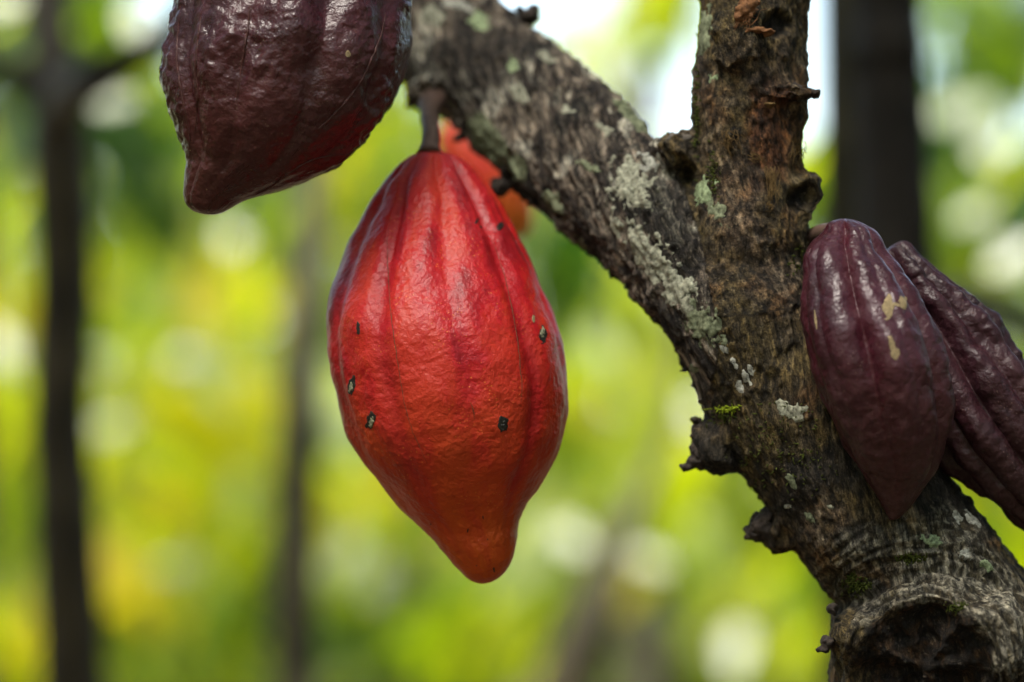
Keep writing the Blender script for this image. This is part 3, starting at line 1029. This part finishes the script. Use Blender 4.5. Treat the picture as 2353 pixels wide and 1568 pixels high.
def pod_mark(pd, px, py, a, b, rot, mat, h=-0.0, name='scar', edge=.2, seed=0, freq=500, parent=None):
    p, n = hit(px, py, pd['bvh'])
    if p is None:
        return
    ca, sa = math.cos(R(rot)), math.sin(R(rot))
    u, w = RGT * ca - UPV * sa, RGT * sa + UPV * ca
    # local fine grid laid on the skin
    G = 26
    ext = 1.35
    V, NN, keep = [], [], []
    for i in range(G):
        for j in range(G):
            x, y = (i / (G - 1) * 2 - 1) * ext, (j / (G - 1) * 2 - 1) * ext
            X = px + (x * a * ca + y * b * sa)
            Y = py - (-x * a * sa + y * b * ca)
            q, qn = hit(X, Y, pd['bvh'])
            ok = q is not None
            V.append(q if ok else p); NN.append(qn if ok else n)
            keep.append(ok)
    V = np.array([list(v) for v in V]); NN = np.array([list(v) for v in NN])
    gx, gy = np.meshgrid(np.linspace(-ext, ext, G), np.linspace(-ext, ext, G), indexing='ij')
    rad = np.hypot(gx, gy).ravel()
    m = 1 - rad + edge * fbm(V * freq + seed, 2)
    lift = np.where(m > 0, 0.00012 + h * np.clip(m * 2.5, 0, 1), m * .004)
    V = V + NN * lift[:, None]
    F = []
    for i in range(G - 1):
        for j in range(G - 1):
            q = (i * G + j, (i + 1) * G + j, (i + 1) * G + j + 1, i * G + j + 1)
            if any(m[x] > -.12 for x in q) and all(keep[x] for x in q):
                F.append(q)
    return mesh_obj(name, V, F, mat, parent or pd['husk'])

def pod_line(pd, pts, mat, r=0.00018, name='furrow_line', lift=0.0):
    """a thin corky line lying in a furrow"""
    pts = smooth_path([(x, y, 0) for x, y in pts], 40)
    rnd = random.Random(int(pts[0][0]))
    W = []
    for x, y, _ in pts:
        p, n = hit(x + rnd.gauss(0, .6), y, pd['bvh'])
        if p is not None:
            W.append(p + n * lift)
    if len(W) < 3:
        return
    k = len(W)
    v, f = tube_geo(W, [r * (0.25 + .75 * math.sin(math.pi * (i + .5) / k)) * rnd.uniform(.7, 1.2) for i in range(k)], 6)
    return mesh_obj(name, v, f, mat, pd['husk'])

# red pod
RED = [(985, 349, 985, 349, 26), (947, 357, 1040, 355, 26), (918, 380, 1068, 374, 25), (884, 420, 1100, 412, 23), (858, 466, 1138, 458, 20), (826, 528, 1174, 520, 16), (796, 595, 1212, 594, 11),
       (770, 660, 1243, 660, 7), (758, 728, 1270, 724, 3), (759, 800, 1289, 800, 0), (768, 865, 1301, 865, -1), (781, 935, 1303, 925, -2), (803, 1000, 1294, 1000, -3), (838, 1062, 1272, 1057, -4),
       (884, 1120, 1240, 1115, -5), (936, 1182, 1209, 1160, -6), (988, 1230, 1194, 1196, -7), (1024, 1272, 1188, 1240, -8), (1052, 1307, 1178, 1284, -8), (1078, 1332, 1158, 1318, -8), (1118, 1341, 1118, 1341, -8)]
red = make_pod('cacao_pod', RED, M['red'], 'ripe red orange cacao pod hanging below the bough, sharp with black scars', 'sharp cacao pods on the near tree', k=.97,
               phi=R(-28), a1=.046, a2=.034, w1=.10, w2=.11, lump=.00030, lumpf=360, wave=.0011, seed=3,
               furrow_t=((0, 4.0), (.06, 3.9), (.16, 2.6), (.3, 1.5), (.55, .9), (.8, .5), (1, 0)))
v, f = tube_geo(smooth_path([P(994, 222, .085), P(986, 262, .058), P(990, 310, .034), P(986, 358, .026)], 18), list(np.interp(np.linspace(0, 1, 18), [0, .12, .3, .6, .85, 1], [.0075, .0052, .0038, .0034, .0038, .0058])), 16, .06, 4)
mesh_obj('stalk', v, f, M['stalk'], red['root'])
for (x, y, a, b, rt, sd) in ((852, 966, 10, 22, 12, 1), (808, 886, 8, 22, 8, 2), (1156, 976, 12, 19, 0, 3), (1248, 770, 9, 20, 4, 4)):
    ob = pod_mark(red, x, y, a, b, rt, M['scar'], .0, 'scar', .35, sd)
    pod_mark(red, x - 1 + (sd % 2) * 3, y + (-7 if sd == 4 else 4), a * .5, b * .55, rt, M['scarpale'] if sd != 3 else M['scar'], .0003, 'scar_crust', .8, sd + 9, 900, red['husk'])
for (x, y, a, b, rt, sd) in ((823, 755, 4, 16, 0, 5), (1150, 520, 7, 11, 30, 6), (1096, 508, 3, 8, 35, 7), (1105, 522, 2.5, 3, 0, 8), (1075, 1220, 1.6, 5, 10, 9), (1135, 1310, 2, 6, -10, 11), (1095, 1300, 1.6, 1.6, 0, 13), (1110, 1190, 1.3, 5, -10, 15), (990, 1205, 1.4, 1.4, 0, 16), (1120, 1240, 1.4, 1.4, 0, 17)):
    pod_mark(red, x, y, a, b, rt, M['scar'], .0, 'scar', .5, sd, 900)
pod_mark(red, 1226, 733, 3, 9, -8, M['scuff'], 0, 'scuff', .3, 20)
pod_line(red, [(896, 500), (890, 560), (892, 640), (898, 720), (909, 800), (921, 880), (938, 960), (958, 1015), (982, 1065)], M['seam'])
pod_line(red, [(1128, 545), (1152, 610), (1170, 680), (1186, 760), (1194, 830), (1199, 890), (1197, 925)], M['seam'])
pod_line(red, [(1081, 925), (1088, 945), (1090, 965)], M['seam'], .00018)

# dark purple pod, upper left
DARK = [(700, -470, 700, -470, 40), (640, -455, 770, -450, 38), (570, -400, 850, -390, 30), (500, -300, 905, -290, 20), (448, -180, 938, -170, 8), (420, -80, 950, -70, 0), (404, 0, 950, 0, -4), (391, 70, 944, 80, -7),
        (382, 140, 934, 148, -9), (381, 205, 908, 212, -11), (391, 255, 876, 272, -13), (405, 298, 838, 318, -14), (420, 334, 796, 364, -15), (430, 366, 742, 398, -16), (427, 398, 676, 428, -17), (424, 428, 610, 447, -18), (423, 455, 556, 464, -19), (432, 475, 525, 482, -20), (448, 487, 506, 491, -20), (477, 494, 477, 494, -20)]
dark = make_pod('cacao_pod', DARK, M['dark'], 'warty dark purple brown cacao pod with blunt tip beside the bough', 'sharp cacao pods on the near tree', k=.92,
                phi=R(20), a1=.12, a2=.08, w1=.15, w2=.14, sharp=1.4, smooth_tip=.70, lump=.0026, lumpf=175, wave=.0020, seed=8,
                furrow_t=((0, 1.2), (.3, 1), (.7, .9), (.85, .8), (1, .3)))
for pts in ([(416, 4), (408, 80), (406, 142), (417, 211), (434, 297), (436, 345)], [(467, 4), (456, 80), (450, 158), (454, 231), (445, 330)],
            [(886, 33), (872, 92), (823, 198), (757, 274), (715, 310)], [(807, 353), (724, 366), (668, 396), (619, 432), (576, 452)], [(575, 5), (570, 60), (562, 110), (540, 250)]):
    pod_line(dark, pts, M['rib'], .00065, 'rib', -.0001)
pod_mark(dark, 800, 124, 5, 8, 0, M['scuff'], 0, 'scuff', .4, 2)
for (x, y, s) in ((437, 346, 1.1), (577, 390, 1.0), (475, 436, 1.2)):
    pod_mark(dark, x, y, s, s, 0, M['scuff'], 0, 'scuff', .2, x)
v, f = tube_geo(smooth_path([P(700, -300, .17), P(705, -500, .09), P(700, -465, .04)], 8), [.006, .005, .005, .0045, .004, .004, .0045, .005], 12)
mesh_obj('stalk', v, f, M['stalk'], dark['root'])

# plum pod on the trunk
PLUM = [(1942, 503, 1942, 503, -31), (1905, 510, 1978, 512, -32), (1886, 530, 2008, 532, -34), (1862, 555, 2032, 566, -37), (1846, 590, 2062, 604, -40), (1840, 640, 2088, 646, -43), (1839, 700, 2116, 690, -46), (1844, 760, 2145, 742, -48), (1857, 820, 2166, 795, -49),
        (1876, 880, 2181, 855, -49), (1897, 940, 2187, 920, -48), (1922, 995, 2184, 978, -46), (1952, 1045, 2172, 1030, -43), (1983, 1090, 2150, 1078, -41), (2008, 1128, 2124, 1118, -39), (2024, 1158, 2102, 1152, -38), (2036, 1180, 2080, 1178, -37), (2052, 1196, 2052, 1196, -37)]
plum = make_pod('cacao_pod', PLUM, M['plum'], 'glossy plum purple cacao pod with tan scuffs lying against the trunk', 'sharp cacao pods on the near tree', k=.95,
                phi=R(-15), a1=.36, a2=.10, w1=.27, w2=.16, sharp=1.3, smooth_tip=.75, lump=.0019, lumpf=120, wave=.0014, seed=14,
                furrow_t=((0, 1.3), (.10, 1.2), (.35, .95), (.6, .7), (.85, .4), (1, .1)))
v, f = tube_geo(smooth_path([P(1862, 548, -.004), P(1890, 535, -.012), P(1945, 530, -.036)], 8), .0035, 12)
mesh_obj('stalk', v, f, M['stalk'], plum['root'])
for (x, y, a, b, rt, sd) in ((2041, 706, 11, 30, 4, 1), (2075, 694, 9, 15, -10, 2), (2058, 700, 16, 4, 10, 3), (2050, 795, 7, 20, -18, 4), (2058, 815, 10, 12, 0, 5), (1874, 735, 3, 22, -6, 6), (1968, 1068, 4, 5, 0, 7)):
    pod_mark(plum, x, y, a, b, rt, M['scuff'], 0, 'scuff', .45, sd, 420)

# dusky pod behind it
DUSK = [(2040, 572, 2040, 572, -8), (2020, 600, 2068, 556, -8), (2012, 650, 2110, 580, -9), (2015, 710, 2160, 622, -10), (2030, 790, 2214, 664, -11), (2055, 870, 2264, 710, -12), (2090, 950, 2310, 765, -13), (2130, 1020, 2350, 825, -14), (2172, 1080, 2390, 900, -14),
        (2225, 1122, 2420, 980, -14), (2278, 1152, 2445, 1060, -14), (2320, 1188, 2460, 1140, -13), (2370, 1235, 2470, 1200, -12), (2420, 1275, 2475, 1262, -12), (2455, 1290, 2455, 1290, -12)]
dusk = make_pod('cacao_pod', DUSK, M['plum2'], 'dull dark cacao pod with wrinkled ridges behind the glossy plum pod', 'sharp cacao pods on the near tree', k=.85,
                phi=R(2), a1=.32, a2=.24, w1=.20, w2=.18, sharp=1.3, lump=.0020, lumpf=140, wave=.0018, seed=22, nt_=300, nth=280,
                furrow_t=((0, 1.3), (.4, 1.1), (.8, .8), (1, .2)))
v, f = tube_geo(smooth_path([P(1960, 640, .01), P(2000, 625, 0), P(2045, 600, -.008)], 8), .0035, 12)
mesh_obj('stalk', v, f, M['stalk'], dusk['root'])

# ------------------------------------------------------------------ trees behind
def far_tree(label, ctrl, rads, mat, limbs=(), name='plantation_tree'):
    pts = [P(x, y, d) for (x, y, d) in ctrl]
    base = Vector((pts[0].x, pts[0].y, 0.0))
    top = pts[-1] + (pts[-1] - pts[-2]).normalized() * 1.2
    t = empty(name, base)
    tag(t, label, 'tree', 'trees behind the pods')
    plain_tube('trunk', [base + Vector((0, 0, -.02))] + pts + [top], [rads[0] * 1.3] + list(rads) + [rads[-1] * .7], mat, t, 20, 40, .03, int(ctrl[0][0]))
    for lc, lr in limbs:
        plain_tube('limb', [P(*q) for q in lc], lr, mat, t, 12, 20, .03, 5)
    return t

LIME = [('leaf_lime', .6), ('leaf_mid', .25), ('leaf_yellow', .15)]
GREEN = [('leaf_mid', .6), ('leaf_dark', .3), ('leaf_lime', .1)]
DEEP = [('leaf_dark', .75), ('leaf_mid', .25)]
YEL = [('leaf_yellow', .7), ('leaf_lime', .3)]
PALE = [('leaf_pale', .7), ('leaf_lime', .3)]
SOFT = [('leaf_pale', .4), ('leaf_lime', .4), ('leaf_mid', .2)]

tA = far_tree('dark slender trunk with a side limb left of the warty purple pod', [(170, 2000, 1.2), (152, 1250, 1.2), (138, 950, 1.2), (150, 650, 1.2), (136, 300, 1.2), (112, 60, 1.25)], [.029, .0265, .025, .0255, .026, .019], M['farbark'],
              limbs=[([(136, 320, 1.2), (150, 235, 1.15), (230, 175, 1.0), (330, 120, 1.0), (420, 55, 1.0), (520, -80, 1.0)], [.020, .019, .015, .012, .011, .009]),
                     ([(134, 290, 1.2), (70, 190, 1.2), (-60, 120, 1.2)], [.018, .014, .010])])
for a in ((90, 120, 2.7, 150, 16, DEEP), (310, 390, 2.4, 110, 18, DEEP), (40, 30, 2.7, 120, 9, GREEN), (180, 30, 2.7, 110, 9, GREEN), (330, 240, 2.9, 70, 9, LIME)):
    spray(tA, *a, seed=int(a[0] + a[1]))

tB = far_tree('thin grey brown trunk between the purple pod and the red pod', [(680, 2000, 1.6), (678, 1300, 1.6), (690, 900, 1.6), (706, 600, 1.65), (725, 300, 1.8), (770, 0, 2.0)], [.0235, .022, .020, .016, .011, .008], M['brownbark'])
for a in ((420, 760, 3.6, 150, 16, LIME), (560, 640, 3.4, 100, 8, YEL), (450, 800, 3.8, 110, 10, PALE), (400, 1050, 3.5, 170, 22, LIME), (590, 900, 3.4, 80, 6, YEL), (560, 1000, 3.5, 80, 6, PALE),
          (300, 1380, 3.2, 80, 8, YEL), (450, 1280, 3.5, 140, 14, LIME), (740, 560, 3.0, 50, 5, YEL), (540, 520, 3.4, 60, 4, PALE), (640, 420, 2.6, 90, 12, GREEN), (690, 560, 2.6, 50, 7, GREEN), (1290, 640, 2.6, 45, 6, DEEP), (850, 330, 3.4, 100, 10, LIME)):
    spray(tB, *a, seed=int(a[0] + a[1]))

def glint(parent, px, py, dd, size, seed=0):
    """added shiny leaf, turned to mirror the sun at the camera as a pale disc"""
    rnd = random.Random(seed + int(px))
    loc = P(px, py, dd)
    nrm = ((CAMP - loc).normalized() + SUNDIR).normalized()
    nrm = (nrm + Vector((rnd.gauss(0, .05), rnd.gauss(0, .05), rnd.gauss(0, .05)))).normalized()
    o = bpy.data.objects.new('leaf', leaf_mesh('leaf_shiny', rnd.randrange(4)))
    COL.objects.link(o)
    rot = nrm.to_track_quat('Z', 'Y').to_matrix() @ Matrix.Rotation(rnd.uniform(0, 6.28), 3, 'Z') @ Matrix.Rotation(-.08, 3, 'Y')
    o.parent = parent
    o.matrix_parent_inverse = parent.matrix_world.inverted()
    o.matrix_basis = Matrix.Translation(loc - rot @ Vector((size * .5, 0, -.08 * size))) @ rot.to_4x4() @ Matrix.Scale(size, 4)
for (x, y, dd, sz) in ((270, 235, 1.8, .055), (310, 45, 1.8, .07), (15, 5, 1.8, .055), (250, 985, 2.7, .08), (545, 520, 2.6, .09), (420, 1300, 2.7, .07), (5, 800, 2.7, .08), (450, 830, 2.7, .08)):
    glint(tB, x, y, dd, sz)

tC = far_tree('broad near black trunk rising behind the upright stem and plum pod', [(2085, 2300, .62), (2080, 1300, .62), (2068, 800, .62), (2052, 400, .64), (2040, 50, .66), (2035, -200, .68)], [.024, .0235, .023, .0225, .022, .021], M['blackbark'],
              limbs=[([(2075, 760, .62), (2160, 690, .8), (2260, 700, 1.0), (2400, 760, 1.2), (2600, 800, 1.4)], [.012, .012, .012, .011, .01])])
for a in ((2250, 60, 3.2, 120, 18, GREEN), (2160, 300, 3.2, 40, 5, DEEP), (2260, 500, 3.0, 90, 26, GREEN), (2190, 600, 3.0, 80, 18, GREEN), (2345, 470, 3.0, 40, 9, DEEP), (2150, 420, 3.0, 30, 6, DEEP), (2300, 150, 3.0, 70, 9, GREEN), (2300, 720, 3.0, 90, 10, GREEN), (2345, 110, 3.2, 40, 6, DEEP), (2230, 980, 2.4, 120, 10, GREEN), (2280, 1230, 2.4, 120, 12, LIME), (1882, 420, 2.8, 30, 9, LIME), (1885, 520, 2.8, 30, 8, GREEN)):
    spray(tC, *a, seed=int(a[0] + a[1]))

tH = far_tree('brown trunk showing just between the upright stem and the black trunk', [(1945, 2300, 1.1), (1942, 1200, 1.1), (1938, 600, 1.1), (1936, 250, 1.1), (1932, -100, 1.12)], [.019, .019, .018, .0175, .017], M['brownbark'])
tD = far_tree('leaning brown trunk low behind the red pod tip', [(1160, 1950, 1.9), (1280, 1620, 1.9), (1350, 1440, 1.9), (1415, 1270, 1.95), (1500, 1090, 2.1), (1560, 900, 2.4), (1600, 500, 2.9)], [.036, .034, .026, .016, .009, .007, .006], M['brownbark'])
for a in ((1430, 760, 3.6, 140, 12, SOFT), (1380, 950, 3.6, 140, 12, LIME), (1500, 1150, 3.6, 120, 10, SOFT), (1600, 1250, 3.6, 130, 12, LIME), (1460, 1330, 3.6, 80, 6, LIME), (1280, 620, 3.0, 70, 5, DEEP), (1350, 640, 3.4, 70, 4, SOFT), (1700, 1480, 3.6, 120, 8, SOFT), (1800, 1420, 3.4, 100, 8, GREEN),
          (1560, 1000, 3.6, 80, 6, LIME), (1250, 1220, 3.6, 80, 6, PALE)):
    spray(tD, *a, seed=int(a[0] + a[1]))

tE = far_tree('yellow leaved young tree at the left beyond the dark slender trunk', [(-60, 2200, 3.4), (-50, 1300, 3.4), (-40, 700, 3.4), (-20, 200, 3.4)], [.02, .018, .016, .012], M['farbark2'])
for a in ((40, 480, 3.6, 110, 12, LIME), (40, 740, 3.6, 90, 8, YEL), (30, 950, 3.6, 90, 10, LIME), (60, 1180, 3.6, 80, 8, LIME), (30, 1500, 3.4, 70, 6, YEL), (20, 820, 3.8, 60, 4, PALE)):
    spray(tE, *a, seed=int(a[0] + a[1]))

tF = far_tree('low leafy tree glowing green beneath the red pod', [(920, 2500, 4.2), (920, 1500, 4.2), (960, 1100, 4.3), (1000, 700, 4.4)], [.03, .025, .02, .012], M['farbark2'])
for a in ((820, 1280, 4.2, 110, 8, PALE), (900, 1120, 4.4, 130, 12, LIME), (1050, 1430, 4.2, 150, 14, LIME), (780, 980, 4.2, 60, 4, PALE), (860, 1460, 3.8, 110, 10, DEEP), (560, 1480, 3.8, 120, 8, DEEP), (1180, 1500, 4.0, 80, 6, LIME), (1000, 1380, 4.2, 90, 6, GREEN)):
    spray(tF, *a, seed=int(a[0] + a[1]))

tG = far_tree('tall tree with pale leaves against the sky between bough and stem', [(1500, 2600, 6.0), (1480, 1200, 6.0), (1470, 500, 6.1), (1450, 100, 6.2)], [.06, .05, .045, .04], M['farbark2'])
for a in ((1375, 160, 5.2, 75, 14, SOFT), (1540, 35, 4.6, 60, 24, LIME), (1290, 60, 5.4, 50, 5, GREEN), (1470, 500, 6, 140, 10, SOFT)):
    spray(tG, *a, seed=int(a[0] + a[1]))

for (x, y, dd, sz) in ((775, 980, 2.7, .08), (800, 1290, 2.8, .10), (870, 1330, 2.9, .08), (1300, 1230, 2.8, .09), (1600, 960, 2.8, .07), (1690, 1500, 2.8, .09), (1500, 1290, 2.8, .07)):
    glint(tF, x, y, dd, sz)
for (x, y, dd, sz) in ((2240, 490, 2.0, .05), (2335, 590, 2.0, .07), (2215, 255, 2.2, .085), (2270, 310, 2.2, .11), (1380, 150, 4.4, .11)):
    glint(tC if x > 2000 else tG, x, y, dd, sz)  # the large ones at upper right are added in place of bright sky gaps

# the wood beyond: dense trees whose leaves read as one mass
def wood_tree(label, x, y, h, blobs, pal, n, seed):
    t = empty('plantation_tree', (x, y, 0))
    tag(t, label, 'tree', 'dense trees of the wood beyond')
    plain_tube('trunk', [(x, y, -.02), (x + .05, y, h * .3), (x - .05, y + .05, h * .7), (x, y, h)], [.12, .1, .08, .04], M['farbark2'], t, 12, 12)
    foliage(t, 'foliage', [(Vector((x + b[0], y + b[1], b[2])), b[3:6]) for b in blobs], pal, n, (.16, .30), seed)
MASS = [('leaf_lime', .34), ('leaf_mid', .46), ('leaf_pale', .10), ('leaf_dark', .10)]
MASSD = [('leaf_dark', .55), ('leaf_mid', .4), ('leaf_lime', .05)]
wood_tree('far bushy tree in deep green shade behind the slender trunk', -1.9, 9.0, 4.2, [(0, 0, 3.2, 1.3, .8, .9), (.2, .3, 1.4, 1.4, .8, 1.0)], MASSD, 1300, 1)
wood_tree('far sunlit bushy tree behind the thin grey trunk', -0.9, 8.0, 3.6, [(0, 0, 1.6, 1.2, .7, 1.1), (.3, .4, 2.9, .9, .6, .5)], MASS, 2300, 2)
wood_tree('far sunlit bushy tree straight behind the red pod', .5, 8.6, 3.2, [(0, 0, 1.5, 1.3, .7, 1.1), (-.2, .3, 2.5, .7, .6, .5)], MASS, 2300, 3)
wood_tree('far bushy tree hidden mostly behind the near trunk', 1.9, 9.2, 3.0, [(0, 0, 1.5, 1.3, .8, 1.3)], MASS, 1900, 4)
wood_tree('far tall green tree behind the near black trunk', 2.6, 11.0, 6, [(.3, 0, 4.4, 1.0, .8, .9), (0, 0, 2.0, 1.4, .8, .6)], MASSD, 1300, 5)

# the plantation goes on to either side of the view
wb = []
for side in (-1, 1):
    for k, az in enumerate(range(15, 96, 9)):
        d_ = 8.5 + (k % 3) * 1.3
        x_, y_ = side * d_ * math.sin(R(az)), d_ * math.cos(R(az)) - 1
        wb += [(Vector((x_, y_, 1.3)), (1.1, .8, 1.4)), (Vector((x_, y_ + .4, 3.6)), (1.1, .8, 1.3))]
fw = foliage(None, 'far_wood', wb, [('leaf_lime', .25), ('leaf_mid', .45), ('leaf_dark', .3)], 8000, (.22, .40), 12)
tag(fw, 'green mass of plantation trees further off on both sides', 'wood')

# red orange pod out of focus behind the bough
BACK = [(1035, 270, 1035, 270, 330), (1010, 300, 1060, 262, 330), (1010, 350, 1105, 280, 330), (1030, 410, 1150, 320, 330), (1060, 460, 1190, 370, 330), (1095, 500, 1215, 420, 330), (1130, 530, 1225, 470, 330), (1165, 545, 1225, 510, 330), (1205, 545, 1205, 545, 330)]
back = make_pod('cacao_pod', BACK, M['redback'], 'small blurred orange red cacao pod half hidden behind the bough', None, k=1.0, phi=0, a1=.06, a2=.04, lump=.0005, seed=40, nt_=80, nth=80)
v, f = tube_geo(smooth_path([P(1110, 60, .36), P(1060, 160, .35), P(1030, 230, .33), P(1036, 275, .33)], 10), .004, 10)
mesh_obj('stalk', v, f, M['stalk'], back['root'])
